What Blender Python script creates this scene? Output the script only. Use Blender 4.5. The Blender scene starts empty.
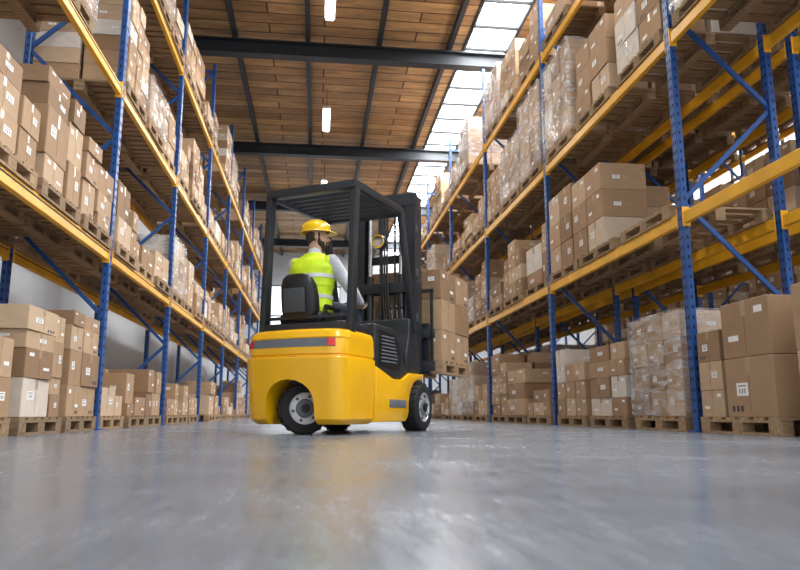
import bpy, bmesh, math, random
from mathutils import Vector, Matrix, Euler
from mathutils.bvhtree import BVHTree
random.seed(11)
S=bpy.context.scene
COL=S.collection
CAMH=0.18; FPX=700.0; PITCH=math.atan(0.183); YAW=math.atan(0.1174)
# ------------------------------------------------------------------ materials
def nodes(name):
    m=bpy.data.materials.new(name); m.use_nodes=True
    nt=m.node_tree; b=nt.nodes['Principled BSDF']; return m,nt,b
def mat(name,col,rough=0.5,metal=0.0,var=0.12,scale=8.0,bump=0.0,coat=0.0,spec=None):
    m,nt,b=nodes(name)
    tc=nt.nodes.new('ShaderNodeTexCoord'); n=nt.nodes.new('ShaderNodeTexNoise')
    n.inputs['Scale'].default_value=scale; n.inputs['Detail'].default_value=4
    nt.links.new(tc.outputs['Object'],n.inputs['Vector'])
    r=nt.nodes.new('ShaderNodeValToRGB')
    r.color_ramp.elements[0].position=.3; r.color_ramp.elements[1].position=.7
    r.color_ramp.elements[0].color=[c*(1-var) for c in col]+[1]
    r.color_ramp.elements[1].color=[min(1,c*(1+var)) for c in col]+[1]
    nt.links.new(n.outputs['Fac'],r.inputs['Fac']); nt.links.new(r.outputs['Color'],b.inputs['Base Color'])
    b.inputs['Roughness'].default_value=rough; b.inputs['Metallic'].default_value=metal
    if coat: b.inputs['Coat Weight'].default_value=coat
    if bump:
        bp=nt.nodes.new('ShaderNodeBump'); bp.inputs['Strength'].default_value=bump; bp.inputs['Distance'].default_value=.01
        nt.links.new(n.outputs['Fac'],bp.inputs['Height']); nt.links.new(bp.outputs['Normal'],b.inputs['Normal'])
    return m
def emit(name,col,st):
    m,nt,b=nodes(name)
    b.inputs['Base Color'].default_value=(*col,1); b.inputs['Emission Color'].default_value=(*col,1)
    b.inputs['Emission Strength'].default_value=st; return m
def cardboard(name,island):
    m,nt,b=nodes(name)
    g=nt.nodes.new('ShaderNodeNewGeometry') if island else nt.nodes.new('ShaderNodeObjectInfo')
    out=g.outputs['Random Per Island'] if island else g.outputs['Random']
    r=nt.nodes.new('ShaderNodeValToRGB'); cr=r.color_ramp
    cr.elements[0].position=0; cr.elements[0].color=(.27,.16,.085,1)
    cr.elements[1].position=1; cr.elements[1].color=(.72,.66,.58,1)
    if name=='carton_board': L_=((.3,(.42,.265,.145,1)),(.98,(.50,.33,.19,1)),(.99,(.50,.33,.19,1)))
    else: L_=((.2,(.38,.235,.13,1)),(.55,(.47,.31,.18,1)),(.82,(.57,.40,.255,1)),(.93,(.62,.47,.33,1)),(.945,(.70,.64,.56,1)))
    for p,c in L_:
        e=cr.elements.new(p); e.color=c
    if name=='carton_board': cr.elements[len(cr.elements)-1].color=(.5,.33,.19,1)
    nt.links.new(out,r.inputs['Fac'])
    tc=nt.nodes.new('ShaderNodeTexCoord'); n=nt.nodes.new('ShaderNodeTexNoise'); n.inputs['Scale'].default_value=3.5; n.inputs['Detail'].default_value=5
    nt.links.new(tc.outputs['Object'],n.inputs['Vector'])
    mr=nt.nodes.new('ShaderNodeMapRange'); mr.inputs['To Min'].default_value=.8; mr.inputs['To Max'].default_value=1.14
    nt.links.new(n.outputs['Fac'],mr.inputs['Value'])
    mx=nt.nodes.new('ShaderNodeVectorMath'); mx.operation='SCALE'
    nt.links.new(r.outputs['Color'],mx.inputs[0]); nt.links.new(mr.outputs['Result'],mx.inputs['Scale'])
    nt.links.new(mx.outputs['Vector'],b.inputs['Base Color']); b.inputs['Roughness'].default_value=.75
    return m
M={}
M['card']=cardboard('cardboard',False); M['card_i']=cardboard('cardboard_stack',True); M['card_p']=cardboard('carton_board',False)
M['tape']=mat('packing_tape',(.48,.35,.22),.25,var=.06)
M['label']=mat('paper_label',(.90,.90,.88),.6,var=.03)
M['ink']=mat('print_ink',(.06,.06,.07),.6)
M['seam']=mat('flap_seam',(.16,.09,.05),.8)
M['blue']=mat('blue_rack_paint',(.011,.075,.28),.38,var=.15,scale=3)
M['hole']=mat('slot_shadow',(.004,.012,.04),.8)
M['orange']=mat('yellow_rack_paint',(.88,.45,.018),.4,var=.12,scale=3)
M['yel']=mat('forklift_yellow_paint',(.96,.50,.006),.25,var=.03,scale=4,coat=.5)
M['dark']=mat('charcoal_paint',(.020,.024,.030),.36,var=.2)
M['grey']=mat('dark_grey_plastic',(.055,.063,.072),.5)
M['grey2']=mat('mid_grey_plastic',(.15,.165,.185),.5)
M['black']=mat('black_vinyl',(.009,.010,.012),.4)
M['rub']=mat('tyre_rubber',(.014,.014,.015),.8,bump=.2,scale=40)
M['rim']=mat('rim_steel',(.62,.63,.64),.4,.3)
M['chrome']=mat('steel_rod',(.6,.62,.65),.2,1)
M['red']=mat('red_lens',(.75,.03,.015),.2)
M['glass']=mat('mirror_glass',(.75,.72,.6),.08,.9,var=.02)
M['skin']=mat('skin',(.58,.34,.235),.5,var=.06,scale=20)
M['hair']=mat('dark_hair',(.035,.022,.015),.7,bump=.5,scale=90)
M['shirt']=mat('grey_white_shirt',(.60,.63,.68),.8,bump=.7,scale=14)
M['vest']=mat('hi_vis_fabric',(.66,.92,.02),.6,var=.12,bump=.8,scale=9)
M['refl']=mat('reflective_band',(.72,.74,.76),.3,.1)
M['jean']=mat('dark_trousers',(.03,.04,.065),.8)
M['helm']=mat('yellow_helmet',(.95,.60,.005),.25,var=.02,coat=.5)
M['white']=mat('white_wall_paint',(.68,.71,.74),.7,var=.04,scale=.6)
M['steel']=mat('dark_roof_steel',(.022,.028,.036),.5,var=.15,scale=2)
M['eye']=mat('eye_white',(.8,.8,.8),.3)
def pallet_mat():
    m,nt,b=nodes('pallet_wood')
    tc=nt.nodes.new('ShaderNodeTexCoord'); mp=nt.nodes.new('ShaderNodeMapping'); mp.inputs['Scale'].default_value=(2,22,14)
    n=nt.nodes.new('ShaderNodeTexNoise'); n.inputs['Scale'].default_value=2.2; n.inputs['Detail'].default_value=5
    oi=nt.nodes.new('ShaderNodeObjectInfo')
    r=nt.nodes.new('ShaderNodeValToRGB'); r.color_ramp.elements[0].color=(.18,.105,.052,1); r.color_ramp.elements[1].color=(.48,.33,.19,1)
    r.color_ramp.elements[0].position=.25; r.color_ramp.elements[1].position=.75
    nt.links.new(tc.outputs['Object'],mp.inputs['Vector']); nt.links.new(mp.outputs['Vector'],n.inputs['Vector'])
    nt.links.new(n.outputs['Fac'],r.inputs['Fac'])
    mr=nt.nodes.new('ShaderNodeMapRange'); mr.inputs['To Min'].default_value=.7; mr.inputs['To Max'].default_value=1.2
    nt.links.new(oi.outputs['Random'],mr.inputs['Value'])
    v=nt.nodes.new('ShaderNodeVectorMath'); v.operation='SCALE'
    nt.links.new(r.outputs['Color'],v.inputs[0]); nt.links.new(mr.outputs['Result'],v.inputs['Scale'])
    nt.links.new(v.outputs['Vector'],b.inputs['Base Color']); b.inputs['Roughness'].default_value=.8
    return m
M['pallet']=pallet_mat()
def floor_mat():
    m,nt,b=nodes('polished_concrete')
    tc=nt.nodes.new('ShaderNodeTexCoord')
    n=nt.nodes.new('ShaderNodeTexNoise'); n.inputs['Scale'].default_value=1.1; n.inputs['Detail'].default_value=9; n.inputs['Roughness'].default_value=.62
    mp=nt.nodes.new('ShaderNodeMapping'); mp.inputs['Scale'].default_value=(9,1.2,1); mp.inputs['Rotation'].default_value=(0,0,.25)
    n2=nt.nodes.new('ShaderNodeTexNoise'); n2.inputs['Scale'].default_value=4; n2.inputs['Detail'].default_value=8; n2.inputs['Roughness'].default_value=.65
    nt.links.new(tc.outputs['Object'],n.inputs['Vector']); nt.links.new(tc.outputs['Object'],mp.inputs['Vector']); nt.links.new(mp.outputs['Vector'],n2.inputs['Vector'])
    ad=nt.nodes.new('ShaderNodeMix'); ad.data_type='FLOAT'; ad.inputs[0].default_value=.45
    nt.links.new(n.outputs['Fac'],ad.inputs[2]); nt.links.new(n2.outputs['Fac'],ad.inputs[3])
    r=nt.nodes.new('ShaderNodeValToRGB'); r.color_ramp.elements[0].position=.36; r.color_ramp.elements[1].position=.66
    r.color_ramp.elements[0].color=(.105,.128,.160,1); r.color_ramp.elements[1].color=(.190,.215,.250,1)
    nt.links.new(ad.outputs[0],r.inputs['Fac']); nt.links.new(r.outputs['Color'],b.inputs['Base Color'])
    mr=nt.nodes.new('ShaderNodeMapRange'); mr.inputs['From Min'].default_value=.35; mr.inputs['From Max'].default_value=.65; mr.inputs['To Min'].default_value=.17; mr.inputs['To Max'].default_value=.31
    nt.links.new(ad.outputs[0],mr.inputs['Value']); nt.links.new(mr.outputs['Result'],b.inputs['Roughness'])
    b.inputs['IOR'].default_value=1.55
    return m
def ceil_mat():
    m,nt,b=nodes('timber_roof_boards')
    tc=nt.nodes.new('ShaderNodeTexCoord')
    br=nt.nodes.new('ShaderNodeTexBrick'); br.inputs['Scale'].default_value=1; br.offset=.37
    br.inputs['Brick Width'].default_value=3.3; br.inputs['Row Height'].default_value=.40
    br.inputs['Mortar Size'].default_value=.022; br.inputs['Mortar Smooth'].default_value=.3; br.inputs['Bias'].default_value=0
    br.inputs['Color1'].default_value=(.34,.18,.07,1); br.inputs['Color2'].default_value=(.70,.43,.19,1); br.inputs['Mortar'].default_value=(.09,.04,.015,1)
    nt.links.new(tc.outputs['Object'],br.inputs['Vector'])
    mp=nt.nodes.new('ShaderNodeMapping'); mp.inputs['Scale'].default_value=(.6,3,1)
    n=nt.nodes.new('ShaderNodeTexNoise'); n.inputs['Scale'].default_value=2; n.inputs['Detail'].default_value=8; n.inputs['Roughness'].default_value=.7
    nt.links.new(tc.outputs['Object'],mp.inputs['Vector']); nt.links.new(mp.outputs['Vector'],n.inputs['Vector'])
    mr=nt.nodes.new('ShaderNodeMapRange'); mr.inputs['From Min'].default_value=.3; mr.inputs['From Max'].default_value=.7; mr.inputs['To Min'].default_value=.45; mr.inputs['To Max'].default_value=1.25
    nt.links.new(n.outputs['Fac'],mr.inputs['Value'])
    v=nt.nodes.new('ShaderNodeVectorMath'); v.operation='SCALE'
    nt.links.new(br.outputs['Color'],v.inputs[0]); nt.links.new(mr.outputs['Result'],v.inputs['Scale'])
    nt.links.new(v.outputs['Vector'],b.inputs['Base Color']); b.inputs['Roughness'].default_value=.6
    return m
def film_mat():
    m,nt,b=nodes('stretch_film')
    out=nt.nodes['Material Output']
    t=nt.nodes.new('ShaderNodeBsdfTransparent'); mx=nt.nodes.new('ShaderNodeMixShader')
    b.inputs['Base Color'].default_value=(.85,.88,.92,1); b.inputs['Roughness'].default_value=.12
    tc=nt.nodes.new('ShaderNodeTexCoord'); mp=nt.nodes.new('ShaderNodeMapping'); mp.inputs['Scale'].default_value=(2,2,9)
    n=nt.nodes.new('ShaderNodeTexNoise'); n.inputs['Scale'].default_value=2.0; n.inputs['Detail'].default_value=6; n.inputs['Distortion'].default_value=1.2
    nt.links.new(tc.outputs['Object'],mp.inputs['Vector']); nt.links.new(mp.outputs['Vector'],n.inputs['Vector'])
    r=nt.nodes.new('ShaderNodeMapRange'); r.inputs['From Min'].default_value=.42; r.inputs['From Max'].default_value=.72; r.inputs['To Min'].default_value=.06; r.inputs['To Max'].default_value=.55
    nt.links.new(n.outputs['Fac'],r.inputs['Value']); nt.links.new(r.outputs['Result'],mx.inputs[0])
    nt.links.new(t.outputs[0],mx.inputs[1]); nt.links.new(b.outputs[0],mx.inputs[2]); nt.links.new(mx.outputs[0],out.inputs['Surface'])
    bp=nt.nodes.new('ShaderNodeBump'); bp.inputs['Strength'].default_value=.5; bp.inputs['Distance'].default_value=.02
    nt.links.new(n.outputs['Fac'],bp.inputs['Height']); nt.links.new(bp.outputs['Normal'],b.inputs['Normal'])
    return m
M['film']=film_mat()
# ------------------------------------------------------------------ mesh builder
def link(o,parent=None):
    COL.objects.link(o)
    if parent is not None: o.parent=parent
    return o
class MB:
    def __init__(s): s.bm=bmesh.new(); s.mats=[]
    def mi(s,m):
        m=M[m] if isinstance(m,str) else m
        if m not in s.mats: s.mats.append(m)
        return s.mats.index(m)
    def merge(s,t,m):
        i=s.mi(m)
        for f in t.faces: f.material_index=i
        me=bpy.data.meshes.new('tmp'); t.to_mesh(me); t.free(); s.bm.from_mesh(me); bpy.data.meshes.remove(me)
    def box(s,c,sz,m,rot=(0,0,0),bev=0,seg=2):
        t=bmesh.new(); bmesh.ops.create_cube(t,size=1)
        bmesh.ops.scale(t,vec=sz,verts=t.verts)
        if bev: bmesh.ops.bevel(t,geom=t.edges[:],offset=bev,segments=seg,affect='EDGES',profile=.5)
        t.transform(Matrix.Translation(c)@Euler(rot).to_matrix().to_4x4()); s.merge(t,m); return s
    def cyl(s,p0,p1,r,m,seg=20,r2=None,bev=0):
        p0=Vector(p0);p1=Vector(p1);d=p1-p0;t=bmesh.new()
        bmesh.ops.create_cone(t,cap_ends=True,segments=seg,radius1=r,radius2=r if r2 is None else r2,depth=d.length)
        if bev:
            es=[e for e in t.edges if abs(e.verts[0].co.z-e.verts[1].co.z)<1e-6]
            bmesh.ops.bevel(t,geom=es,offset=bev,segments=3,affect='EDGES',profile=.5)
        q=Vector((0,0,1)).rotation_difference(d)
        t.transform(Matrix.Translation((p0+p1)/2)@q.to_matrix().to_4x4()); s.merge(t,m); return s
    def bar(s,p0,p1,w,h,m,bev=0,ext=0):
        p0=Vector(p0);p1=Vector(p1);d=(p1-p0); L=d.length+2*ext; y=d.normalized()
        up=Vector((0,0,1)) if abs(y.z)<.95 else Vector((0,1,0))
        x=y.cross(up).normalized(); z=x.cross(y)
        t=bmesh.new(); bmesh.ops.create_cube(t,size=1); bmesh.ops.scale(t,vec=(w,L,h),verts=t.verts)
        if bev: bmesh.ops.bevel(t,geom=t.edges[:],offset=bev,segments=2,affect='EDGES',profile=.5)
        R=Matrix((x,y,z)).transposed().to_4x4()
        t.transform(Matrix.Translation((p0+p1)/2)@R); s.merge(t,m); return s
    def prism(s,pts,ax,a0,a1,m,bev=0):
        t=bmesh.new()
        def P(p,a):
            return {'x':(a,p[0],p[1]),'y':(p[0],a,p[1]),'z':(p[0],p[1],a)}[ax]
        v0=[t.verts.new(P(p,a0)) for p in pts]; v1=[t.verts.new(P(p,a1)) for p in pts]
        t.faces.new(v0); t.faces.new(v1[::-1]); n=len(pts)
        for i in range(n): t.faces.new((v0[i],v0[(i+1)%n],v1[(i+1)%n],v1[i]))
        bmesh.ops.recalc_face_normals(t,faces=t.faces[:])
        if bev: bmesh.ops.bevel(t,geom=t.edges[:],offset=bev,segments=3,affect='EDGES',profile=.5)
        s.merge(t,m); return s
    def tube(s,pts,r,m,seg=12,closed=False):
        pts=[Vector(p) for p in pts]; n=len(pts); t=bmesh.new(); rings=[]
        for i,p in enumerate(pts):
            if closed: d=(pts[(i+1)%n]-pts[i-1])
            else: d=pts[min(i+1,n-1)]-pts[max(i-1,0)]
            d.normalize(); up=Vector((0,0,1)) if abs(d.z)<.9 else Vector((0,1,0))
            a=d.cross(up).normalized(); b=a.cross(d)
            rr=r[i] if isinstance(r,(list,tuple)) else r
            rings.append([t.verts.new(p+rr*(a*math.cos(k*math.tau/seg)+b*math.sin(k*math.tau/seg))) for k in range(seg)])
        for i in range(n if closed else n-1):
            A=rings[i];B=rings[(i+1)%n]
            for k in range(seg): t.faces.new((A[k],A[(k+1)%seg],B[(k+1)%seg],B[k]))
        if not closed: t.faces.new(rings[0][::-1]); t.faces.new(rings[-1])
        bmesh.ops.recalc_face_normals(t,faces=t.faces[:]); s.merge(t,m); return s
    def loft(s,rings,m):
        t=bmesh.new(); R=[[t.verts.new(p) for p in r] for r in rings]; n=len(rings[0])
        for i in range(len(R)-1):
            for k in range(n): t.faces.new((R[i][k],R[i][(k+1)%n],R[i+1][(k+1)%n],R[i+1][k]))
        t.faces.new(R[0][::-1]); t.faces.new(R[-1])
        bmesh.ops.recalc_face_normals(t,faces=t.faces[:]); s.merge(t,m); return s
    def ell(s,c,r,m,rot=(0,0,0),seg=20):
        t=bmesh.new(); bmesh.ops.create_uvsphere(t,u_segments=seg,v_segments=seg//2+2,radius=1)
        bmesh.ops.scale(t,vec=r,verts=t.verts)
        t.transform(Matrix.Translation(c)@Euler(rot).to_matrix().to_4x4()); s.merge(t,m); return s
    def cap(s,p0,r0,p1,r1,m):
        p0=Vector(p0);p1=Vector(p1)
        s.cyl(p0,p1,r0,m,16,r1); s.ell(p0,(r0,)*3,m,seg=14); s.ell(p1,(r1,)*3,m,seg=14); return s
    def mesh(s,name,sharp=35):
        me=bpy.data.meshes.new(name); s.bm.to_mesh(me); s.bm.free()
        for m in s.mats: me.materials.append(m)
        if sharp is not None:
            for p in me.polygons: p.use_smooth=True
            me.set_sharp_from_angle(angle=math.radians(sharp))
        return me
    def done(s,name,parent=None,sharp=35):
        return link(bpy.data.objects.new(name,s.mesh(name,sharp)),parent)
def top(o,label,cat,group=None):
    o['label']=label; o['category']=cat
    if group: o['group']=group
    return o
def empty(name,loc=(0,0,0),rz=0):
    o=bpy.data.objects.new(name,None); o.empty_display_size=.2; o.location=loc; o.rotation_euler=(0,0,rz); COL.objects.link(o); return o
def bake(o):
    bpy.context.view_layer.update()
    dg=bpy.context.evaluated_depsgraph_get()
    me=bpy.data.meshes.new_from_object(o.evaluated_get(dg)); o.modifiers.clear(); o.data=me; return o
def organic(mb,name,parent,vox=.01,it=6,m=None,fac=.5):
    o=mb.done(name,parent,None)
    r=o.modifiers.new('r','REMESH'); r.mode='VOXEL'; r.voxel_size=vox; r.use_smooth_shade=True
    sm=o.modifiers.new('s','SMOOTH'); sm.iterations=it; sm.factor=fac
    bake(o); o.data.materials.clear(); o.data.materials.append(M[m]); o.data.name=name
    for p in o.data.polygons: p.use_smooth=True; p.material_index=0
    return o
def project(p):
    X,Y,Z=p[0],p[1],p[2]-CAMH
    ca,sa=math.cos(YAW),math.sin(YAW); cp,sp=math.cos(PITCH),math.sin(PITCH)
    R=X*ca-Y*sa; H=X*sa+Y*ca; D=H*cp+Z*sp; U=Z*cp-H*sp
    if D<.2: return None
    return 400+FPX*R/D, 285-FPX*U/D, D
# ------------------------------------------------------------------ room
def struct(o): o['kind']='structure'; return o
XL=-4.3; XR=10.5; YB=-6.0; YF=37.0; ZC=8.65
struct(MB().box(((XL+XR)/2,(YB+YF)/2,-.05),(XR-XL,YF-YB,.1),floor_mat()).done('floor'))
cm=ceil_mat()
SKX0,SKX1=3.25,4.35
c=MB()
c.box(((XL+SKX0)/2,(YB+YF)/2,ZC+.05),(SKX0-XL,YF-YB,.1),cm)
c.box(((XR+SKX1)/2,(YB+YF)/2,ZC+.05),(XR-SKX1,YF-YB,.1),cm)
struct(c.done('ceiling'))
sk=MB(); sk.box(((SKX0+SKX1)/2,(YB+YF)/2,ZC+.05),(SKX1-SKX0,YF-YB,.04),emit('skylight_glass',(.97,.98,1),8))
for i in range(42): sk.box(((SKX0+SKX1)/2,YB+1+i*1.0,ZC+.0),(SKX1-SKX0,.05,.06),'steel')
for x in (SKX0+.03,SKX1-.03): sk.box((x,(YB+YF)/2,ZC-.01),(.06,YF-YB,.09),'steel')
struct(sk.done('window_1'))
struct(MB().box((XL-.05,(YB+YF)/2,ZC/2),(.1,YF-YB,ZC),'white').done('wall_left'))
struct(MB().box((XR+.05,(YB+YF)/2,ZC/2),(.1,YF-YB,ZC),'white').done('wall_right'))
struct(MB().box(((XL+XR)/2,YF+.05,ZC/2),(XR-XL,.1,ZC),'white').done('wall_far'))
wm=emit('bright_window_glass',(.88,.94,1),1.6)
w=MB()
w.box((-.7,YF-.03,5.2),(3.6,.04,3.2),wm)
for i in range(5): w.box((-2.5+i*.9,YF-.06,5.2),(.06,.06,3.3),'grey2')
for z in (3.6,5.2,6.8): w.box((-.7,YF-.06,z),(3.7,.06,.08),'grey2')
struct(w.done('window_2'))
w=MB()
w.box((XR-.03,15,6.0),(.04,40,3.4),wm)
for i in range(21): w.box((XR-.06,-4+i*2,6.0),(.06,.08,3.4),'grey2')
w.box((XR-.06,15,6.0),(.06,40,.08),'grey2')
struct(w.done('window_3'))
d=MB(); d.box((-.7,YF-.04,1.6),(3.4,.06,3.2),'grey2')
for i in range(7): d.box((-.7,YF-.08,.25+i*.45),(3.3,.02,.4),'white',bev=.01)
struct(d.done('door_1'))
tn=1
for y in (2.7,8.8,14.9,21.1,27.3,33.4):
    t=MB()
    t.box(((XL+XR)/2,y,8.13),(XR-XL,.26,.03),'steel'); t.box(((XL+XR)/2,y,8.45),(XR-XL,.26,.03),'steel'); t.box(((XL+XR)/2,y,8.29),(XR-XL,.03,.3),'steel')
    struct(t.done('trim_%d'%tn)); tn+=1
for x in (-3.65,-2.0,-.37,1.26,2.89,5.0,6.6,8.2,9.8):
    t=MB(); t.box((x,(YB+YF)/2,8.56),(.10,YF-YB,.17),'steel')
    struct(t.done('trim_%d'%tn)); tn+=1
lm=emit('lamp_tube_glow',(1,.98,.94),14)
def lamp(x,y):
    e=empty('ceiling_lamp',(x,y,8.0)); top(e,'long white fluorescent lamp hanging from the roof steel','lamp','hanging roof lamps')
    h=MB().box((0,0,.04),(.22,1.5,.06),'white',bev=.01).done('lamp_housing',e)
    g=MB(); g.box((0,0,-.01),(.16,1.42,.05),lm,bev=.02); g.done('lamp_tube',e)
    k=MB()
    for yy in (-.6,.6): k.cyl((0,yy,.07),(0,yy,.65),.008,'grey')
    k.done('suspension_wire',e)
    L=bpy.data.lights.new('lamp_light','AREA'); L.shape='RECTANGLE'; L.size=.2; L.size_y=1.5; L.energy=125; L.color=(1,.96,.90)
    lo=link(bpy.data.objects.new('lamp_light',L),e); lo.location=(0,0,-.06)
for y in (6.9,12.3,18.0,23.8,29.6): lamp(.1,y)
# ------------------------------------------------------------------ racks
def make_rack(xf,xb,ys,levels,H,label):
    e=empty('pallet_rack',((xf+xb)/2,ys[0],0)); top(e,label,'rack','pallet racks')
    hf=(xf-xb)/2
    pm=MB(); pm.box((0,0,H/2),(.07,.10,H),'blue',bev=.006,seg=1); pm.box((0,0,.008),(.14,.16,.016),'blue')
    z=.2
    while z<H-.1:
        for sx in (-1,1):
            pm.box((sx*.0345,-.022,z),(.004,.018,.035),'hole'); pm.box((sx*.0345,.022,z),(.004,.018,.035),'hole')
        pm.box((0,-.0495,z),(.018,.004,.035),'hole')
        z+=.1 if z<4.5 else .2
    post=pm.mesh('post',None)
    bm_=MB(); zz=.18; k=0; step=1.05
    hw=abs(hf)
    while zz+step<H:
        a,b=(-hw,hw) if k%2==0 else (hw,-hw)
        bm_.bar((a,0,zz),(b,0,zz+step),.035,.045,'blue'); zz+=step; k+=1
    bm_.bar((-hw,0,.18),(hw,0,.18),.035,.045,'blue')
    bm_.bar((-hw,0,zz),(hw,0,zz),.035,.045,'blue')
    brace=bm_.mesh('brace',None)
    bays={}
    for i,y in enumerate(ys):
        for x in (hf,-hf):
            o=bpy.data.objects.new('post',post); o.location=(x,y-ys[0],0); link(o,e)
        o=bpy.data.objects.new('brace',brace); o.location=(0,y-ys[0],0); link(o,e)
        if i+1<len(ys):
            L=round(ys[i+1]-y,3)
            if L not in bays:
                b=MB(); b.box((0,L/2,-.06),(.055,L-.10,.12),'orange',bev=.006,seg=1)
                for yy in (.055,L-.055): b.box((.0,yy,-.05),(.08,.012,.2),'orange',bev=.003,seg=1)
                b.box((0.029,L/2,-.035),(.004,L-.14,.012),'hole'); 
                bays[L]=b.mesh('beam',None)
            for z in levels:
                for x in (hf,-hf):
                    o=bpy.data.objects.new('beam',bays[L]); o.location=(x,y-ys[0],z); link(o,e)
    return e
LX0,LX1=-2.37,-3.43
RX0,RX1=3.62,4.68
LY=[1.42+3.3*i for i in range(0,10)]
RY=[2.36+4.06*i for i in range(0,8)]
LLV=[1.98,3.95,5.9]; RLV=[2.16,4.1,6.05]
make_rack(LX0,LX1,LY,LLV,7.7,'tall pallet rack, blue uprights and yellow beams, along white wall')
make_rack(RX0,RX1,RY,RLV,7.9,'tall pallet rack, blue uprights and yellow beams, facing the aisle')
make_rack(5.0,6.06,RY,RLV,7.9,'blue and yellow pallet rack standing back to back with another')
make_rack(8.7,9.76,RY[:7],RLV,7.9,'blue and yellow pallet rack across the neighbouring aisle')
# ------------------------------------------------------------------ loads
PAL=[]; BOX=[]; FILM=[]
def load(x,y,z,dx,dy,nx,ny,hts,jit=.02,film=False,base=True,drop=.15):
    if base: PAL.append((x,y,z,dx,dy)); z0=z+.147
    else: z0=z
    mx=z0; cal=callable(hts)
    for i in range(nx):
        js=[j/ny for j in range(ny+1)]
        for j in range(1,ny): js[j]+=random.uniform(-.12,.12)/ny*(4*jit/.05 if jit>.02 else 0)
        for j in range(ny):
            cx=x-dx/2+dx*(i+.5)/nx; cy=y-dy/2+dy*(js[j]+js[j+1])/2
            cw=dx/nx; cd=dy*(js[j+1]-js[j]); zz=z0
            H_=hts() if cal else hts
            for k,h in enumerate(H_):
                if k==len(H_)-1 and k>0 and random.random()<drop: break
                a=cw*(.97-random.random()*jit*3); b=cd*(.97-random.random()*jit*3)
                BOX.append((cx,cy,zz,a,b,h*.995,random.uniform(-jit,jit)*.8))
                zz+=h
            mx=max(mx,zz)
    if film: FILM.append((x,y,z+.15,dx+.03,dy+.03,mx-z-.15+.02))
def rnd_heights(target):
    hs=[];t=0
    while True:
        h=random.choice((.15,.2,.24,.28,.32,.38,.44))
        if t+h>target: break
        hs.append(h); t+=h
    return hs or [.25]
def rload(x,y,z,dx,dy,hmax,film=False):
    st=random.random(); tgt=random.uniform(.45,1)*hmax
    if film: load(x,y,z,dx,dy,2,2,[.3]*max(2,int(tgt/.3)),.01,True,drop=0)
    elif st<.35:
        h=random.choice((.2,.26,.32,.4)); n=max(1,int(tgt/h)); load(x,y,z,dx,dy,2,random.choice((2,2,3)),[h]*n,.03,False,drop=.3)
    else:
        load(x,y,z,dx,dy,2,random.choice((1,2,2,2,3)),lambda: rnd_heights(tgt*random.uniform(.5,1)),.06,False,drop=.2)
def fill(x,ys,levels,n,dyp,skip,hm,filmp=0,dens=.93,dx=1.14):
    for bi in range(len(ys)-1):
        for li,z in enumerate([0]+levels):
            L=ys[bi+1]-ys[bi]
            for s in range(n):
                y=ys[bi]+.08+(L-.16)*(s+.5)/n
                if (li,bi,s) in skip: continue
                if random.random()>dens: continue
                rload(x+random.uniform(-.03,.03),y,z,dx,dyp*random.uniform(.96,1),hm[li],random.random()<filmp)
lx=(LX0+LX1)/2; rx=(RX0+RX1)/2
skipL=set(); skipR=set()
for li in (0,1):
    for s in range(3): skipL.add((li,1,s))
for s in range(3): skipL.add((0,0,s)) 
load(lx,7.5,0,1.12,.92,2,2,[.30,.34,.24,.14],.03)
load(lx,6.42,0,1.14,.95,2,2,lambda: rnd_heights(1.0),.05)
load(lx,5.3,0,1.14,.95,2,2,[.3,.3,.2],.03)
load(lx,7.5,1.98,1.16,.96,2,2,lambda: rnd_heights(.9),.05,drop=.2)
load(lx,6.42,1.98,1.16,.98,2,2,lambda: rnd_heights(1.15),.05,drop=.1)
load(lx,5.35,1.98,1.16,.95,2,2,[.26,.26,.2],.03)
fill(lx,LY,LLV,3,.97,skipL,[1.15,1.25,1.3,1.4],.15)
for s in range(3):
    for b in (0,1):
        for li in (0,1): skipR.add((li,b,s))
for s in range(3): skipR.add((2,1,s)); skipR.add((2,0,s)) 
skipR.add((2,2,0)); skipR.add((2,2,1))
PAL.append((rx,5.72,0,1.16,1.14))
load(rx,5.52,.147,1.16,.70,2,1,[.50,.48],.008,base=False,drop=0)
load(rx,6.09,.147,1.16,.38,2,1,[.24,.26,.28],.01,base=False,drop=0)
load(rx,4.35,0,1.16,1.1,2,2,[.5,.5],.01,drop=0)
load(rx,7.15,0,1.14,1.1,2,3,[.27,.27,.25,.27],.02,True,drop=0)
load(rx,8.48,0,1.14,1.12,2,2,[.22,.26,.20,.2],.03,drop=.4)
load(rx,9.75,0,1.14,1.12,2,3,[.24,.24,.24,.24],.03,drop=.4)
PAL.append((rx,9.82,2.16,1.14,1.16)); PAL.append((rx,8.56,2.16,1.16,1.16)); PAL.append((rx,7.2,2.16,1.16,1.16))
load(3.91,8.85,2.307,.66,1.04,1,2,[.37,.37,.36],.012,base=False,drop=0)
load(3.91,9.90,2.307,.66,.98,1,2,[.37,.37,.44],.012,base=False,drop=0)
load(4.5,9.5,2.307,.40,1.8,1,3,[.3,.3,.3],.012,base=False,drop=0)
load(rx,9.8,4.1,1.16,1.14,2,3,[.36,.36,.36,.36],.02,True,drop=0)
load(rx,11.2,4.1,1.16,1.2,2,2,[.36,.36,.36,.36],.02,True,drop=0)
load(rx,12.5,4.1,1.16,1.2,2,2,[.36,.36,.36],.02,True,drop=0)
load(rx,8.45,4.1,1.16,1.14,2,2,[.34,.34,.34],.03)
load(rx,7.1,4.1,1.16,1.14,2,2,[.34,.34,.3],.03)
load(rx,5.7,4.1,1.16,1.14,2,2,[.36,.36,.3],.03,True)
load(rx,4.3,4.1,1.16,1.14,2,2,[.36,.36,.3],.03)
fill(rx,RY,RLV,3,1.18,skipR,[1.3,1.3,1.45,1.6],.22)
skipB=set()
for s in range(2): skipB.add((1,0,s))
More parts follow.
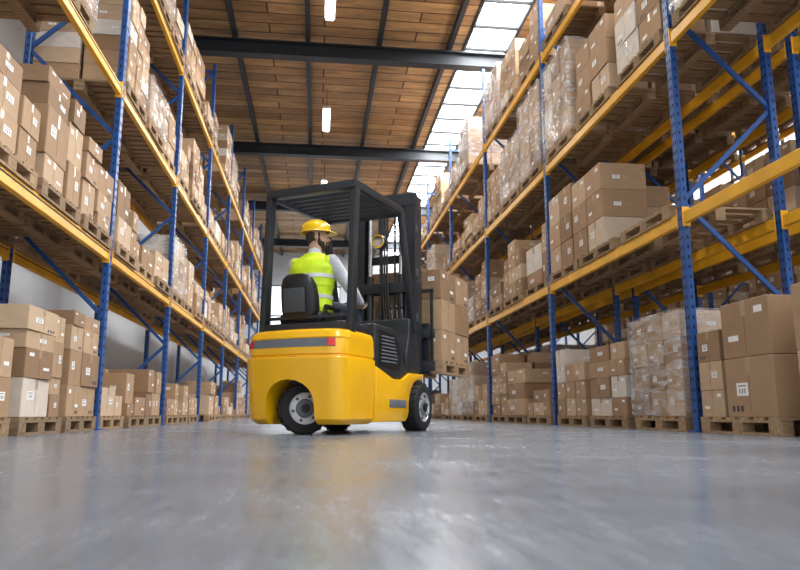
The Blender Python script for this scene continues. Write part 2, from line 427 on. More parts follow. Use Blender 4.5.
fill(5.53,RY[:6],RLV,3,1.15,skipB,[1.6,1.2,1.5,1.4],.15,1.0)
fill(9.23,RY[:6],RLV,3,1.15,set(),[1.5,1.5,1.5,1.4],.0,.9)
def inframe(p,m):
    q=project(p)
    if not q: return False
    return -m<q[0]<800+m and -m<q[1]<570+m
PAL=[p for p in PAL if any(inframe((p[0]+a*.6,p[1]+b*.5,p[2]),30) for a in (-1,1) for b in (-1,1))]
BOX=[b for b in BOX if any(inframe((b[0]+i*b[3]/2,b[1]+j*b[4]/2,b[2]+k*b[5]),60) for i in (-1,1) for j in (-1,1) for k in (0,1))]
FILM=[f for f in FILM if inframe((f[0],f[1],f[2]),200)]
def unit_box(var,card):
    b=MB()
    b.box((0,0,.5),(1,1,1),card,bev=.010,seg=1)
    o=.501
    b.box((0,0,1.0005),(1.002,.10,.003),'tape')
    for sx in (-1,1): b.box((sx*o,0,.86),(.003,.10,.28),'tape')
    b.box((0,.052,1.0002),(.99,.004,.003),'seam')
    for sx in (-1,1): b.box((sx*o,0,.40),(.0015,.005,.62),'seam')
    rr=random.Random(var)
    def lab(face,u,v,w,h):
        if face=='x':
            for sx in (-1,1):
                b.box((sx*(o+.001),u*sx,v),(.003,w,h),'label')
                for k in range(3): b.box((sx*(o+.003),u*sx+(k-1)*w*.22,v-h*.12),(.002,w*.07,h*.36),'ink')
                b.box((sx*(o+.003),u*sx,v+h*.28),(.002,w*.7,h*.08),'ink')
        else:
            b.box((u,-o-.001,v),(w,.003,h),'label')
            for k in range(4): b.box((u+(k-1.5)*w*.18,-o-.003,v-h*.1),(w*.05,.002,h*.34),'ink')
            b.box((u,-o-.003,v+h*.3),(w*.7,.002,h*.08),'ink')
    if var in (0,1,3,5): lab('x',rr.uniform(-.28,.28),rr.uniform(.3,.6),.24,.22)
    if var in (1,2,4,5): lab('y',rr.uniform(-.28,.28),rr.uniform(.45,.7),.16,.14)
    if var in (2,3):
        for sx in (-1,1):
            for k in range(3): b.box((sx*(o+.001),.36-k*.09,.14),(.002,.05,.10),'ink')
    if var in (4,6,2):
        for sx in (-1,1): b.box((sx*(o+.001),-.3,.8),(.003,.16,.12),'label'); b.box((sx*(o+.001),.25,.35),(.003,.22,.10),'label')
    return b
variants=[unit_box(v,'card').mesh('cardboard_box',None) for v in range(7)]
variants_i=[unit_box(v,'card_i').mesh('cardboard_boxes',None) for v in range(7)]
plain=[unit_box(v,'card_p').mesh('cardboard_box',None) for v in (7,2)]
cam=Vector((0,0,CAMH))
verts=[];polys=[];owner=[]
for bi,b in enumerate(BOX):
    R=Matrix.Translation((b[0],b[1],b[2]))@Matrix.Rotation(b[6],4,'Z')
    n=len(verts)
    for k in (0,1):
        for j in (-.5,.5):
            for i in (-.5,.5): verts.append(R@Vector((i*b[3],j*b[4],k*b[5])))
    for f in ((0,1,3,2),(4,5,7,6),(0,1,5,4),(2,3,7,6),(0,2,6,4),(1,3,7,5)): polys.append([n+q for q in f]); owner.append(bi)
for p in PAL:
    n=len(verts)
    for k in (0,.14):
        for j in (-.5,.5):
            for i in (-.5,.5): verts.append(Vector((p[0]+i*p[3],p[1]+j*p[4],p[2]+k)))
    for f in ((0,1,3,2),(4,5,7,6),(0,1,5,4),(2,3,7,6),(0,2,6,4),(1,3,7,5)): polys.append([n+q for q in f]); owner.append(-1)
tree=BVHTree.FromPolygons(verts,polys)
score=[]
for bi,b in enumerate(BOX):
    c0=Vector((b[0],b[1],b[2]+b[5]/2)); vis=0
    sx=-.5 if b[0]>0 else .5
    pts=[(sx,a,c_) for a in (-.4,0,.4) for c_ in (-.4,0,.4)]+[(a,-.5,c_) for a in (-.4,0,.4) for c_ in (-.4,0,.4)]
    for q in pts:
        w_=c0+Vector((q[0]*b[3],q[1]*b[4],q[2]*b[5]))
        if not inframe(w_,0): continue
        dr=(w_-cam); h=tree.ray_cast(cam,dr.normalized())
        if h[2] is not None and owner[h[2]]==bi: vis+=1
    D=project(c0)[2] if project(c0) else 99
    score.append((vis*b[5]*(b[4]+b[3])/(D*D),bi))
score.sort(reverse=True)
NIND=288
ind=[i for s_,i in score[:NIND] if s_>0]; rest=[i for s_,i in score[NIND:]]+[i for s_,i in score[:NIND] if s_<=0]
for i in ind:
    b=BOX[i]; r2=random.Random(i)
    o=bpy.data.objects.new('cardboard_box',variants[r2.randrange(7)]); link(o)
    o.location=(b[0],b[1],b[2]); o.scale=(b[3],b[4],b[5]); o.rotation_euler=(0,0,b[6])
    lv='on a floor pallet' if b[2]<1.6 else 'on a shelved pallet'
    sz='large' if b[5]>.41 else ('flat' if b[5]<.22 else 'medium')
    top(o,'%s taped brown cardboard box %s'%(sz,lv),'box','cardboard boxes stacked on the racks')
sb=bmesh.new()
for i in rest:
    b=BOX[i]; me=variants_i[random.Random(i).randrange(7)]
    t=bmesh.new(); t.from_mesh(me)
    t.transform(Matrix.Translation((b[0],b[1],b[2]))@Matrix.Rotation(b[6],4,'Z')@Matrix.Diagonal((b[3],b[4],b[5],1)))
    tm=bpy.data.meshes.new('t'); t.to_mesh(tm); t.free(); sb.from_mesh(tm); bpy.data.meshes.remove(tm)
me=bpy.data.meshes.new('cardboard_boxes'); sb.to_mesh(me); sb.free()
for m_ in ('card_i','tape','seam','label','ink'): me.materials.append(M[m_])
o=link(bpy.data.objects.new('cardboard_boxes',me)); o['kind']='stuff'; top(o,'many distant brown cardboard boxes stacked on the rack pallets','boxes','cardboard boxes stacked on the racks')
def pallet_mesh(dx,dy):
    b=MB(); n=6
    for i in range(n):
        w_=dy/n*.72; y=-dy/2+w_/2+(dy-w_)*i/(n-1)
        b.box((0,y,.134),(dx,w_,.022),'pallet')
    for x in (-1,0,1):
        X=x*(dx/2-.06)
        b.box((X,0,.112),(.12,dy,.022),'pallet'); b.box((X,0,.011),(.11,dy,.022),'pallet')
        for y in (-1,0,1): b.box((X,y*(dy/2-.07),.061),(.115,.14,.079),'pallet')
    return b
pmeshes={}
def pallet_obj(x,y,z,dx,dy,rz=0,label=''):
    k=(round(dx,1),round(dy,1))
    if k not in pmeshes: pmeshes[k]=pallet_mesh(*k).mesh('wooden_pallet',None)
    o=link(bpy.data.objects.new('wooden_pallet',pmeshes[k])); o.location=(x,y,z+.001); o.scale=(dx/k[0],dy/k[1],1); o.rotation_euler=(0,0,rz)
    top(o,label,'pallet','wooden pallets carrying the boxes'); return o
for p in PAL: pallet_obj(*p,label='brown wooden pallet '+('standing on the floor under boxes' if p[2]<.1 else 'lying on rack beams under boxes'))
for f in FILM:
    b=MB(); t=bmesh.new(); bmesh.ops.create_cube(t,size=1); bmesh.ops.scale(t,vec=(f[3],f[4],f[5]),verts=t.verts)
    bmesh.ops.bevel(t,geom=t.edges[:],offset=.02,segments=2,affect='EDGES',profile=.5)
    bmesh.ops.subdivide_edges(t,edges=[e for e in t.edges if e.calc_length()>.3],cuts=5,use_grid_fill=True)
    for v in t.verts: v.co+=Vector((random.uniform(0,1)*math.copysign(.012,v.co.x),random.uniform(0,1)*math.copysign(.012,v.co.y),0))
    b.merge(t,'film'); o=b.done('stretch_wrap',None,None); o.location=(f[0],f[1],f[2]+f[5]/2)
    top(o,'clear crinkled plastic stretch wrap around a box stack','plastic wrap','stretch wraps on loaded pallets')
# ------------------------------------------------------------------ forklift
FO=Vector((-.06,6.32,0)); FR=math.radians(-30)
fk=empty('forklift',FO,FR); top(fk,'yellow counterbalance forklift with charcoal cab guard, raised load on forks','forklift')
YFC=.30
def ring(z,yb,w,yf=YFC,r=.17,off=0.0):
    pts=[]; w+=off; yb-=off; r+=off; n=9
    pts.append((w-.015,yf,z))
    for k in range(n):
        a=k/(n-1)*math.pi/2; pts.append((w-r+r*math.cos(a),yb+r-r*math.sin(a),z))
    m_=8
    for k in range(1,m_):
        s=k/m_; x=(w-r)*(1-2*s); pts.append((x,yb-.03*(1-(x/(w-r))**2),z))
    for k in range(n):
        a=math.pi/2-k/(n-1)*math.pi/2; pts.append((-(w-r+r*math.cos(a)),yb+r-r*math.sin(a),z))
    pts.append((-w+.015,yf,z)); return pts
lv=[(.085,-.25,.445),(.10,-.275,.465),(.13,-.305,.485),(.30,-.33,.495),(.50,-.35,.503),(.635,-.362,.506),(.645,-.358,.503),(.65,-.335,.488),(.665,-.332,.486),(.672,-.345,.495),(.72,-.345,.494),(.80,-.335,.488),(.812,-.343,.490),(.86,-.328,.478),(.88,-.30,.46),(.89,-.26,.43)]
cw=MB().loft([ring(z,yb,w) for z,yb,w in lv],'yel').done('counterweight',fk,24)
cut=MB()
arch=[(-.24,-.1),(-.235,.27)]+[(-.235*math.cos(a),.27+.19*math.sin(a)) for a in [k/10*math.pi for k in range(1,10)]]+[(.235,.27),(.24,-.1)]
cut.prism(arch,'y',-.7,.27,'dark'); co=cut.done('cutter',fk,None)
bo=cw.modifiers.new('b','BOOLEAN'); bo.operation='DIFFERENCE'; bo.object=co; bo.solver='EXACT'; bake(cw)
bpy.data.objects.remove(co)
for p in cw.data.polygons: p.use_smooth=True
cw.data.set_sharp_from_angle(angle=math.radians(24))
def interp(z):
    for i in range(len(lv)-1):
        if lv[i][0]<=z<=lv[i+1][0]:
            t=(z-lv[i][0])/(lv[i+1][0]-lv[i][0]); return [lv[i][k]*(1-t)+lv[i+1][k]*t for k in (1,2)]
    return lv[-1][1:]
def band(z0,z1,i0,i1,off,m,name,par):
    b=MB(); t=bmesh.new(); rows=[]
    for z in (z0,(z0+z1)/2,z1):
        yb,w=interp(z); rows.append((ring(z,yb,w,off=off)[i0:i1],ring(z,yb,w,off=-.02)[i0:i1]))
    O=[[t.verts.new(p) for p in r[0]] for r in rows]; I=[[t.verts.new(p) for p in r[1]] for r in rows]
    n=len(O[0])
    for r in range(2):
        for k in range(n-1): t.faces.new((O[r][k],O[r][k+1],O[r+1][k+1],O[r+1][k])); 
    for k in range(n-1):
        t.faces.new((O[0][k],O[0][k+1],I[0][k+1],I[0][k])); t.faces.new((O[2][k],O[2][k+1],I[2][k+1],I[2][k]))
    for r in range(2):
        for k in (0,n-1): t.faces.new((O[r][k],I[r][k],I[r+1][k],O[r+1][k]))
    bmesh.ops.recalc_face_normals(t,faces=t.faces[:]); b.merge(t,m); return b.done(name,par,40)
band(.73,.80,6,21,.004,'grey2','rear_panel',fk)
band(.735,.795,6,9,.012,'red','tail_light',fk); band(.735,.795,19,22,.012,'red','tail_light',fk)
ch=MB()
P=[(YFC+.012,.10),(.98,.10),(1.04,.13)]+[(1.36+.285*math.cos(math.radians(a)),.235+.285*math.sin(math.radians(a))) for a in (188,172,156,140,124,108,92,76)]+[(1.50,.58),(1.10,.575),(.90,.50),(.70,.50),(YFC+.012,.60)]
ch.prism(P,'x',-.50,.50,'yel',.008); ch.done('chassis_side_panel',fk)
stp=MB(); stp.box((.500,.80,.27),(.014,.40,.075),'grey2',bev=.005); stp.done('step',fk)
hd=MB(); hd.prism([(YFC+.006,.62),(YFC+.02,.605),(.70,.505),(.90,.505),(1.10,.58),(1.08,.62),(1.00,.65),(.95,.74),(.90,.86),(.82,.95),(.72,.985),(YFC+.006,.99)],'x',-.487,.487,'dark',.015)
hd.box((0,.12,.93),(.84,.50,.08),'dark',bev=.02)
hd.done('battery_hood',fk)
g=MB(); g.prism([(.40,.62),(.84,.585),(.90,.66),(.84,.85),(.72,.92),(.40,.94)],'x',.484,.494,'black',0)
for k in range(8): 
    z=.655+k*.033; L=.38-.014*k-(0 if k>0 else .04); g.box((.496,.43+L/2,z),(.012,L,.013),'grey2')
g.done('vent_grille',fk)
MB().box((0,1.08,.595),(.90,.20,.03),'grey',bev=.005).done('floor_plate',fk)
cl=MB(); cl.prism([(1.15,.575),(1.50,.58),(1.52,.66),(1.47,.84),(1.40,1.08),(1.32,1.15),(1.22,1.15),(1.22,.98),(1.14,.76)],'x',-.45,.45,'dark',.02)
cl.done('front_cowl',fk)
def wheel(name,par,loc,R,W,rz):
    w=MB(); n=40; prof=[(R*.62,-W/2),(R*.80,-W/2-.004),(R*.95,-W/2+.005),(R,-W/2+.025),(R,W/2-.025),(R*.95,W/2-.005),(R*.80,W/2+.004),(R*.62,W/2)]
    t=bmesh.new(); rr=[[t.verts.new((x,r*math.cos(k*math.tau/n),r*math.sin(k*math.tau/n))) for k in range(n)] for r,x in prof]
    for i in range(len(rr)):
        A=rr[i];B=rr[(i+1)%len(rr)]
        for k in range(n): t.faces.new((A[k],A[(k+1)%n],B[(k+1)%n],B[k]))
    bmesh.ops.recalc_face_normals(t,faces=t.faces[:]); w.merge(t,'rub')
    for k in range(20):
        a=k*math.tau/20
        for s in (-1,1): w.box((s*W*.24,R*math.cos(a),R*math.sin(a)),(W*.40,.028,.012),'rub',rot=(a-math.pi/2,0,0))
    ty=w.done(name,par,30); ty.location=loc; ty.rotation_euler=(0,0,rz)
    h=MB()
    h.cyl((-W*.42,0,0),(W*.42,0,0),R*.63,'rim',32)
    for s in (-1,1):
        h.tube([(s*W*.45,R*.60*math.cos(k*math.tau/28),R*.60*math.sin(k*math.tau/28)) for k in range(28)],.010,'rim',8,True)
        h.cyl((s*W*.40,0,0),(s*W*.50,0,0),R*.38,'grey2',24,R*.33,.004); h.cyl((s*W*.5,0,0),(s*W*.58,0,0),R*.17,'black',18)
        for k in range(6):
            a=k*math.tau/6+.2; h.cyl((s*W*.40,R*.48*math.cos(a),R*.48*math.sin(a)),(s*W*.48,R*.48*math.cos(a),R*.48*math.sin(a)),.013,'grey',8)
    h.done('wheel_hub',ty,30); return ty
wheel('rear_wheel',fk,(0,-.10,.22),.22,.17,math.radians(-50))
wheel('front_wheel',fk,(.46,1.36,.24),.24,.19,0); wheel('front_wheel',fk,(-.46,1.36,.24),.24,.19,0)
MB().cyl((0,-.10,.30),(0,-.10,.46),.07,'dark').box((0,-.1,.45),(.2,.2,.05),'dark').done('steering_fork',fk)
MB().cyl((-.4,1.36,.24),(.4,1.36,.24),.06,'dark').box((0,1.34,.30),(.6,.22,.28),'dark',bev=.02).done('drive_axle',fk)
gd=MB(); Zt=2.21
for sx in (-1,1):
    gd.bar((sx*.445,-.09,.87),(sx*.445,-.04,Zt-.03),.06,.085,'dark',.008)
    gd.bar((sx*.445,-.06,Zt),(sx*.445,1.0,Zt+.03),.06,.08,'dark',.008,.02)
    gd.bar((sx*.445,1.00,Zt+.01),(sx*.435,1.34,1.02),.06,.08,'dark',.008,.01)
gd.bar((-.47,-.05,Zt),(.47,-.05,Zt),.09,.075,'dark',.008); gd.bar((-.46,1.0,Zt+.01),(.46,1.0,Zt+.01),.08,.06,'dark',.008)
for k in range(8): gd.bar((-.42,.07+k*.115,Zt+.012),(.42,.07+k*.115,Zt+.012),.02,.04,'dark')
gd.bar((-.44,-.085,1.02),(.44,-.085,1.02),.03,.03,'dark',.005)
gd.done('overhead_guard',fk)
ml=MB(); ml.cyl((.26,.88,1.93),(.26,.88,Zt+.0),.012,'dark'); ml.cyl((.26,.91,1.90),(.26,.84,1.90),.075,'dark',24,.07); ml.cyl((.26,.84,1.90),(.26,.83,1.90),.060,'glass',24); ml.tube([(.26+.066*math.cos(k*math.tau/24),.835,1.90+.066*math.sin(k*math.tau/24)) for k in range(24)],.006,'yel',8,True)
ml.done('rear_view_mirror',fk)
PS=1.06; PIV=Vector((0,.21,1.04)); SHF=Vector((-.085,-.07,.020)); POFF=PIV*(1-PS)+SHF
def PT(p): return Vector(p)*PS+POFF
sx0,sy0=-.095,-.10
st=MB(); st.box((sx0,.27+sy0,1.02),(.44,.46,.11),'black',bev=.04,seg=4)
so=st.done('seat',fk)
rows=[]
for z,hw_,th,yo in ((1.00,.14,.05,.05),(1.02,.17,.06,.045),(1.10,.185,.065,.03),(1.22,.185,.06,.01),(1.31,.175,.055,-.01),(1.375,.15,.05,-.02),(1.405,.11,.035,-.022),(1.415,.07,.02,-.022)):
    L=[]
    for k in range(28):
        a=k*math.tau/28; cx=math.copysign(abs(math.cos(a))**.5,math.cos(a)); cy=math.copysign(abs(math.sin(a))**.6,math.sin(a))
        L.append((sx0+hw_*cx, sy0+yo+th*cy+.22*(cx*hw_/.22)**2*.22, z))
    rows.append(L)
MB().loft(rows,'black').done('backrest',so,50)
pk=MB(); pk.box((sx0,sy0-.055,1.17),(.22,.03,.22),'grey',rot=(math.radians(7),0,0),bev=.013); pk.done('seat_back_pocket',so)
ar=MB(); ar.box((sx0+.25,.20+sy0,1.12),(.05,.26,.04),'black',bev=.016); ar.bar((sx0+.24,.09+sy0,1.0),(sx0+.24,.09+sy0,1.11),.03,.03,'dark'); ar.done('armrest',so)
WC=Vector((.06,.80,1.19)) 
n1=Vector((0,math.cos(math.radians(62))*-1,math.sin(math.radians(62)))); ax1=Vector((1,0,0)); ax2=n1.cross(ax1)
swp=[WC+.17*(ax1*math.cos(k*math.tau/32)+ax2*math.sin(k*math.tau/32)) for k in range(32)]
MB().cyl((-.02,1.24,1.0),PT(WC),.035,'dark').done('steering_column',fk)
sw=MB(); sw.tube(swp,.014,'black',10,True)
for a in (90,210,330): sw.bar(WC,WC+.165*(ax1*math.cos(math.radians(a))+ax2*math.sin(math.radians(a))),.03,.012,'grey')
sw.cyl(WC-n1*.02,WC+n1*.02,.035,'black'); swo=sw.done('steering_wheel',fk); swo.location=POFF; swo.scale=(PS,)*3
for k in range(3):
    lvv=MB(); lvv.tube([(.24+k*.06,1.27,1.13),(.24+k*.06,1.22,1.26)],.007,'chrome'); lvv.ell((.24+k*.06,1.22,1.27),(.018,.018,.022),'black'); lvv.done('control_lever',fk)
# mast
ms=MB(); MT=2.60
for sx in (-1,1):
    X=sx*.36; Zc=(MT+.08)/2; Hh=MT-.08
    ms.box((X,1.66,Zc),(.035,.19,Hh),'dark',bev=.004); ms.box((X-sx*.05,1.575,Zc),(.12,.022,Hh),'dark'); ms.box((X-sx*.05,1.745,Zc),(.12,.022,Hh),'dark')
    for z in (.7,1.2,1.7,2.2): ms.box((X+sx*.02,1.60,z),(.02,.06,.10),'grey',bev=.003)
ms.box((0,1.60,MT-.05),(.76,.08,.14),'dark',bev=.008); ms.box((0,1.565,1.55),(.72,.03,.12),'dark',bev=.008); ms.box((0,1.565,1.05),(.72,.03,.12),'dark',bev=.008); ms.box((0,1.62,.22),(.72,.12,.14),'dark',bev=.01)
mo=ms.done('mast',fk)
ii=MB()
for sx in (-1,1):
    X=sx*.27; ii.box((X,1.70,1.48),(.035,.12,2.3),'dark'); ii.box((X-sx*.03,1.65,1.48),(.085,.016,2.3),'dark')
ii.box((0,1.69,2.62),(.58,.08,.09),'dark',bev=.008); ii.box((0,1.70,.5),(.56,.06,.1),'dark'); ii.box((0,1.70,1.9),(.56,.04,.09),'dark'); ii.done('inner_mast_rail',mo)
for sx in (-1,1):
    hy=MB(); hy.cyl((sx*.19,1.60,.3),(sx*.19,1.60,1.7),.040,'dark'); hy.cyl((sx*.19,1.60,1.7),(sx*.19,1.60,2.52),.025,'chrome'); hy.done('lift_cylinder',mo)
    cn=MB()
    for k in range(52): cn.box((sx*.09,1.66,.8+k*.034),(.026 if k%2 else .018,.012,.036),'grey')
    cn.done('lift_chain',mo)
    MB().cyl((sx*.36,1.25,.66),(sx*.36,1.60,.95),.03,'dark').done('tilt_cylinder',mo)
for q in (-.03,.0,.03):
    hs=MB(); hs.tube([(.02+q,1.56,2.5),(.02+q,1.53,2.1),(.03+q,1.51,1.7),(.05+q,1.51,1.3),(.10+q,1.45,1.05),(.14+q,1.38,.95)],.012,'black'); hs.done('hydraulic_hose',mo)
LXo=.13
ca_=MB(); ca_.box((LXo*.6,1.80,.69),(.86,.05,.11),'dark',bev=.008); ca_.box((LXo*.6,1.80,1.05),(.86,.05,.11),'dark',bev=.008)
for X in (-.34,-.12,.12,.34,.48): ca_.box((X,1.79,1.13),(.03,.03,.8),'dark')
ca_.box((.08,1.79,1.53),(.84,.03,.04),'dark'); ca_.done('carriage',mo)
for sx in (-1,1):
    fkk=MB(); X=LXo+sx*.25; fkk.box((X,1.845,.89),(.10,.04,.56),'dark',bev=.006); fkk.box((X,2.34,.652),(.10,1.01,.034),'dark',bev=.006); fkk.done('fork',mo)
FM=Matrix.Translation(FO)@Matrix.Rotation(FR,4,'Z')
LXl=LXo-.06; LYl=2.375; PZ=.608
pc=FM@Vector((LXl,LYl,PZ)); pallet_obj(pc.x,pc.y,pc.z,1.0,1.0,FR,'brown wooden pallet lifted on the forklift forks')
for kz in range(3):
    for dx_ in (-.25,.25):
        for dy_ in (-.25,.25):
            h_=.345 if not (kz==2 and dx_<0 and dy_>0) else .28
            p=FM@Vector((LXl+dx_,LYl+dy_,PZ+.147+kz*.347))
            o=link(bpy.data.objects.new('cardboard_box',plain[(kz+(dx_>0)) % 2])); o.location=p; o.scale=(random.uniform(.47,.49),random.uniform(.47,.49),h_); o.rotation_euler=(0,0,FR+random.uniform(-.015,.015))
            top(o,'brown cardboard box on the pallet carried by the forklift','box','cardboard boxes carried by the forklift')
# ------------------------------------------------------------------ person
def er(cx,cy,z,rx_,ry_,n=24): return [(cx+rx_*math.copysign(abs(math.cos(a))**.85,math.cos(a)),cy+ry_*math.copysign(abs(math.sin(a))**.85,math.sin(a)),z) for a in [k*math.tau/n for k in range(n)]]
TOR=[(0,.21,1.045,.160,.12),(0,.205,1.12,.152,.115),(0,.205,1.24,.148,.112),(0,.215,1.36,.170,.12),(0,.22,1.46,.190,.115),(0,.225,1.53,.165,.095),(0,.23,1.575,.10,.07),(0,.235,1.60,.065,.06)]
HC=Vector((0.0,.280,1.765)); hrot=Euler((math.radians(2),0,math.radians(-60))); HR=Matrix.Translation(HC)@hrot.to_matrix().to_4x4()
def hp(p): return tuple(HR@Vector(p))
def hell(b,c,r): b.ell(hp(c),r,'skin',rot=hrot)
SH=[Vector((s*.185,.225,1.515)) for s in (1,-1)]
EL=[Vector((.325,.345,1.27)),Vector((-.265,.38,1.28))]
WR=[Vector((.265,.63,1.205)),Vector((-.15,.645,1.21))]
b=MB()
b.loft([er(*t) for t in TOR],'skin')
b.cap((0,.235,1.56),.062,hp((0,-.015,-.06)),.058,'skin')
hell(b,(0,-.012,.03),(.076,.094,.088)); hell(b,(0,.028,-.03),(.062,.066,.085)); hell(b,(0,.042,-.082),(.043,.042,.032))
hell(b,(0,.098,-.022),(.012,.022,.017)); hell(b,(0,.094,.0),(.009,.010,.028)); hell(b,(0,.082,.018),(.044,.016,.011)); hell(b,(0,.088,-.062),(.024,.014,.009))
hell(b,(.077,-.008,-.012),(.011,.018,.030)); hell(b,(-.077,-.008,-.012),(.011,.018,.030)); hell(b,(.035,.07,-.035),(.024,.022,.02)); hell(b,(-.035,.07,-.035),(.024,.022,.02))
def hand(b,w,s):
    rim=min(swp,key=lambda q:(q-(w+Vector((-s*.03,.10,0)))).length)
    f=(rim-w); f.z+=.02; f.normalize(); lat=f.cross(Vector((0,0,1))).normalized(); up=lat.cross(f)
    pc_=w+f*.05+up*.012
    b.cap(w,.026,pc_+f*.02,.024,'skin')
    for q in (-.022,0,.022): b.cap(w+lat*q*.6,.018,w+f*.088+lat*q+up*.012,.014,'skin')
    lens=[.032,.036,.034,.026]
    for k in range(4):
        q=(-.031+.0207*k); L=lens[k]
        a=w+f*.088+lat*q+up*.014; c1=a+f*L+up*.004; c2=c1+f*L*.35-up*L*.8; c3=c2-f*L*.55-up*L*.3
        b.cap(a,.0098,c1,.0092,'skin'); b.cap(c1,.0092,c2,.0085,'skin'); b.cap(c2,.0085,c3,.0078,'skin')
    t0=w+f*.035-lat*s*.026; t1=t0-lat*s*.022+f*.03-up*.012; t2=t1+f*.028-up*.018+lat*s*.004
    b.cap(t0,.013,t1,.011,'skin'); b.cap(t1,.011,t2,.009,'skin')
for i,s in enumerate((1,-1)):
    b.cap(SH[i],.052,EL[i],.040,'skin'); b.cap(EL[i],.040,WR[i],.027,'skin'); hand(b,WR[i],s)
    hip=Vector((s*.08,.24,1.10)); kn=Vector((s*.15,.70,1.12)); an=Vector((s*.14,1.00,.70)); to=Vector((s*.15,1.12,.655))
    b.cap(hip,.070,kn,.055,'skin'); b.cap(kn,.053,an,.036,'skin'); b.cap(an,.034,to,.027,'skin')
person=organic(b,'person',None,.0065,4,'skin',.4)
person.location=FM@POFF; person.rotation_euler=(0,0,FR); person.scale=(PS,)*3
top(person,'person in yellow hard hat and hi-vis vest sitting, steering the forklift','person')
c=MB(); c.loft([er(t[0],t[1],t[2],t[3]+.012,t[4]+.012) for t in TOR],'shirt')
for i in range(2):
    c.cap(SH[i],.068,EL[i],.054,'shirt'); d_=(WR[i]-EL[i]); c.cap(EL[i],.053,EL[i]+d_*.93,.038,'shirt')
    for k in range(4): q=EL[i]+d_*(.05+.2*k); c.ell(q,(.054-.004*k,)*3,'shirt')
    for k in range(3): q=SH[i].lerp(EL[i],.35+.22*k); c.ell(q,(.067-.004*k,.064-.004*k,.028),'shirt')
c.cap((0,.235,1.56),.070,(0,.24,1.605),.066,'shirt')
organic(c,'shirt',person,.009,3,'shirt')
c=MB()
VT=[(0,.21,1.06,.195,.155),(0,.205,1.12,.185,.152),(0,.205,1.24,.180,.150),(0,.215,1.36,.200,.158),(0,.22,1.46,.218,.152),(0,.225,1.53,.185,.125),(0,.23,1.575,.13,.085),(0,.235,1.605,.085,.072)]
c.loft([er(*t) for t in VT],'vest')
for i in range(2): c.ell(SH[i]+Vector((-.02 if i==0 else .02,0,.0)),(.056,.080,.066),'vest')
for z in (1.10,1.30): c.loft([er(0,.21,z-.015,.185,.152),er(0,.208,z,.197,.163),er(0,.21,z+.02,.186,.152)],'vest')
vest=organic(c,'safety_vest',person,.009,4,'vest')
for z in (1.20,1.38):
    k=min(range(len(VT)-1),key=lambda q:abs((VT[q][2]+VT[q+1][2])/2-z)); t=(z-VT[k][2])/(VT[k+1][2]-VT[k][2]); q=[VT[k][j]*(1-t)+VT[k+1][j]*t for j in range(5)]
    MB().loft([er(q[0],q[1],z-.016,q[3]+.005,q[4]+.005),er(q[0],q[1],z+.016,q[3]+.007,q[4]+.006)],'refl').done('reflective_band',vest)
c=MB()
c.loft([er(0,.22,1.01,.17,.14),er(0,.22,1.05,.182,.145),er(0,.215,1.15,.17,.128)],'jean')
for s in (1,-1):
    hip=Vector((s*.085,.25,1.10)); kn=Vector((s*.15,.70,1.12)); an=Vector((s*.14,.99,.72))
    c.cap(hip,.10,kn,.072,'jean'); c.cap(kn,.070,an,.052,'jean')
organic(c,'trousers',person,.01,4,'jean')
for s in (1,-1):
    c=MB(); c.cap((s*.14,.99,.73),.048,(s*.14,1.0,.67),.046,'black'); c.cap((s*.14,1.0,.665),.042,(s*.15,1.12,.655),.038,'black'); c.box((s*.146,1.06,.625),(.085,.22,.02),'black',bev=.006)
    organic(c,'boot',person,.008,3,'black')
hm=MB(); t=bmesh.new(); bmesh.ops.create_uvsphere(t,u_segments=32,v_segments=20,radius=1)
bmesh.ops.delete(t,geom=[v for v in t.verts if v.co.z<-.02],context='VERTS'); bmesh.ops.scale(t,vec=(.105,.132,.105),verts=t.verts)
t.transform(HR@Matrix.Translation((0,-.01,.052))); hm.merge(t,'helm')
rg=[]
for rr_,z_ in ((1.0,.059),(1.03,.047),(1.03,.042),(1.0,.047)):
    L=[]
    for k in range(32):
        a=k*math.tau/32; fr=max(0,math.sin(a))
        ex=.008+.050*fr**2
        L.append(hp(((.105+(ex if rr_>1 else -.004))*math.cos(a),-.01+(.132+(ex if rr_>1 else -.004))*math.sin(a),z_-(.012*fr if rr_>1 else 0))))
    rg.append(L)
t=bmesh.new(); R_=[[t.verts.new(p) for p in r] for r in rg]
for i in range(4):
    for k in range(32): t.faces.new((R_[i][k],R_[i][(k+1)%32],R_[(i+1)%4][(k+1)%32],R_[(i+1)%4][k]))
bmesh.ops.recalc_face_normals(t,faces=t.faces[:]); hm.merge(t,'helm')
for q in (-.028,0,.028):
    hm.tube([hp((q,-.01+.129*math.cos(a),.055+.105*math.sin(a)*(1-abs(q)*1.2))) for a in [math.radians(20+k*14) for k in range(11)]],.009,'helm',8)
hm.done('hard_hat',person,40)
hr=MB(); hr.ell(hp((0,-.032,.012)),(.078,.076,.068),'hair',rot=hrot); hr.ell(hp((0,-.055,-.035)),(.052,.035,.035),'hair',rot=hrot)
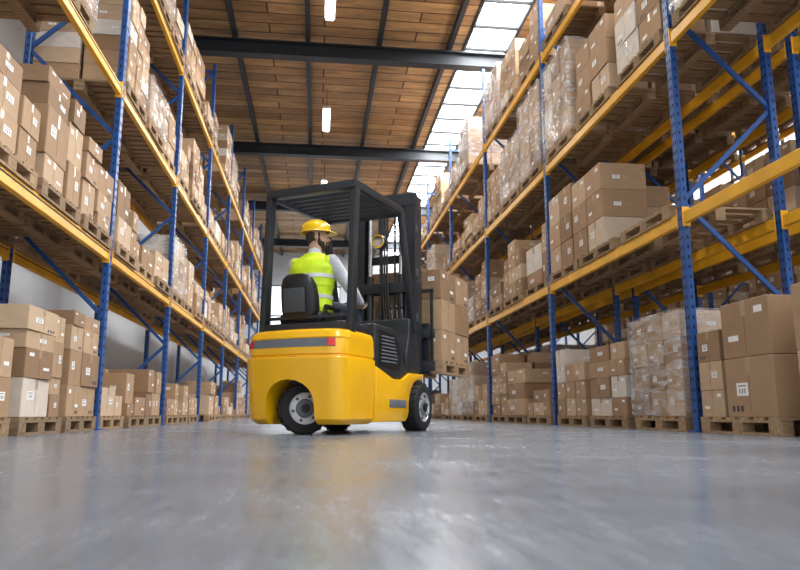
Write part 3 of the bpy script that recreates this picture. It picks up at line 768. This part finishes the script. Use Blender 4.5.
for s in (1,-1): hr.ell(hp((s*.068,.012,.012)),(.010,.014,.032),'hair',rot=hrot)
organic(hr,'hair',person,.007,3,'hair')
bd=MB(); bd.ell(hp((0,.052,-.092)),(.044,.038,.030),'hair',rot=hrot); bd.ell(hp((0,.030,-.088)),(.050,.042,.026),'hair',rot=hrot)
for s in (1,-1): bd.ell(hp((s*.050,.034,-.066)),(.017,.034,.026),'hair',rot=hrot); bd.cap(hp((s*.0645,.012,-.01)),.010,hp((s*.056,.018,-.06)),.018,'hair')
bd.ell(hp((0,.094,-.048)),(.026,.009,.006),'hair',rot=hrot)
for s in (1,-1): bd.ell(hp((s*.028,.082,-.060)),(.008,.012,.016),'hair',rot=hrot)
organic(bd,'beard',person,.006,4,'hair')
for s in (1,-1):
    MB().ell(hp((s*.030,.083,.0)),(.011,.008,.006),'eye',rot=hrot).ell(hp((s*.030,.090,.0)),(.005,.003,.005),'hair',rot=hrot).done('eye',person)
# ------------------------------------------------------------------ lights / camera
def area(name,loc,rot,sx,sy,e,col):
    L=bpy.data.lights.new(name,'AREA'); L.shape='RECTANGLE'; L.size=sx; L.size_y=sy; L.energy=e; L.color=col
    o=link(bpy.data.objects.new(name,L)); o.location=loc; o.rotation_euler=rot; return o
area('skylight_daylight',((SKX0+SKX1)/2,15,ZC-.06),(0,0,0),1.0,40,3000,(.97,.98,1))
W=bpy.data.worlds.new('world'); S.world=W; W.use_nodes=True
bg=W.node_tree.nodes['Background']; bg.inputs['Color'].default_value=(.87,.94,1,1); bg.inputs['Strength'].default_value=1.5
cd=bpy.data.cameras.new('camera'); cd.sensor_width=36; cd.lens=FPX/800*36; cd.clip_end=200
cd.dof.use_dof=True; cd.dof.focus_distance=6.6; cd.dof.aperture_fstop=2.8
co=link(bpy.data.objects.new('camera',cd)); co.location=(0,0,CAMH); co.rotation_euler=(math.pi/2+PITCH,0,-YAW)
S.camera=co
try: S.view_settings.view_transform='Standard'; S.view_settings.exposure=.08
except Exception: pass
print('boxes',len(BOX),'pallets',len(PAL),'ind',len(ind))
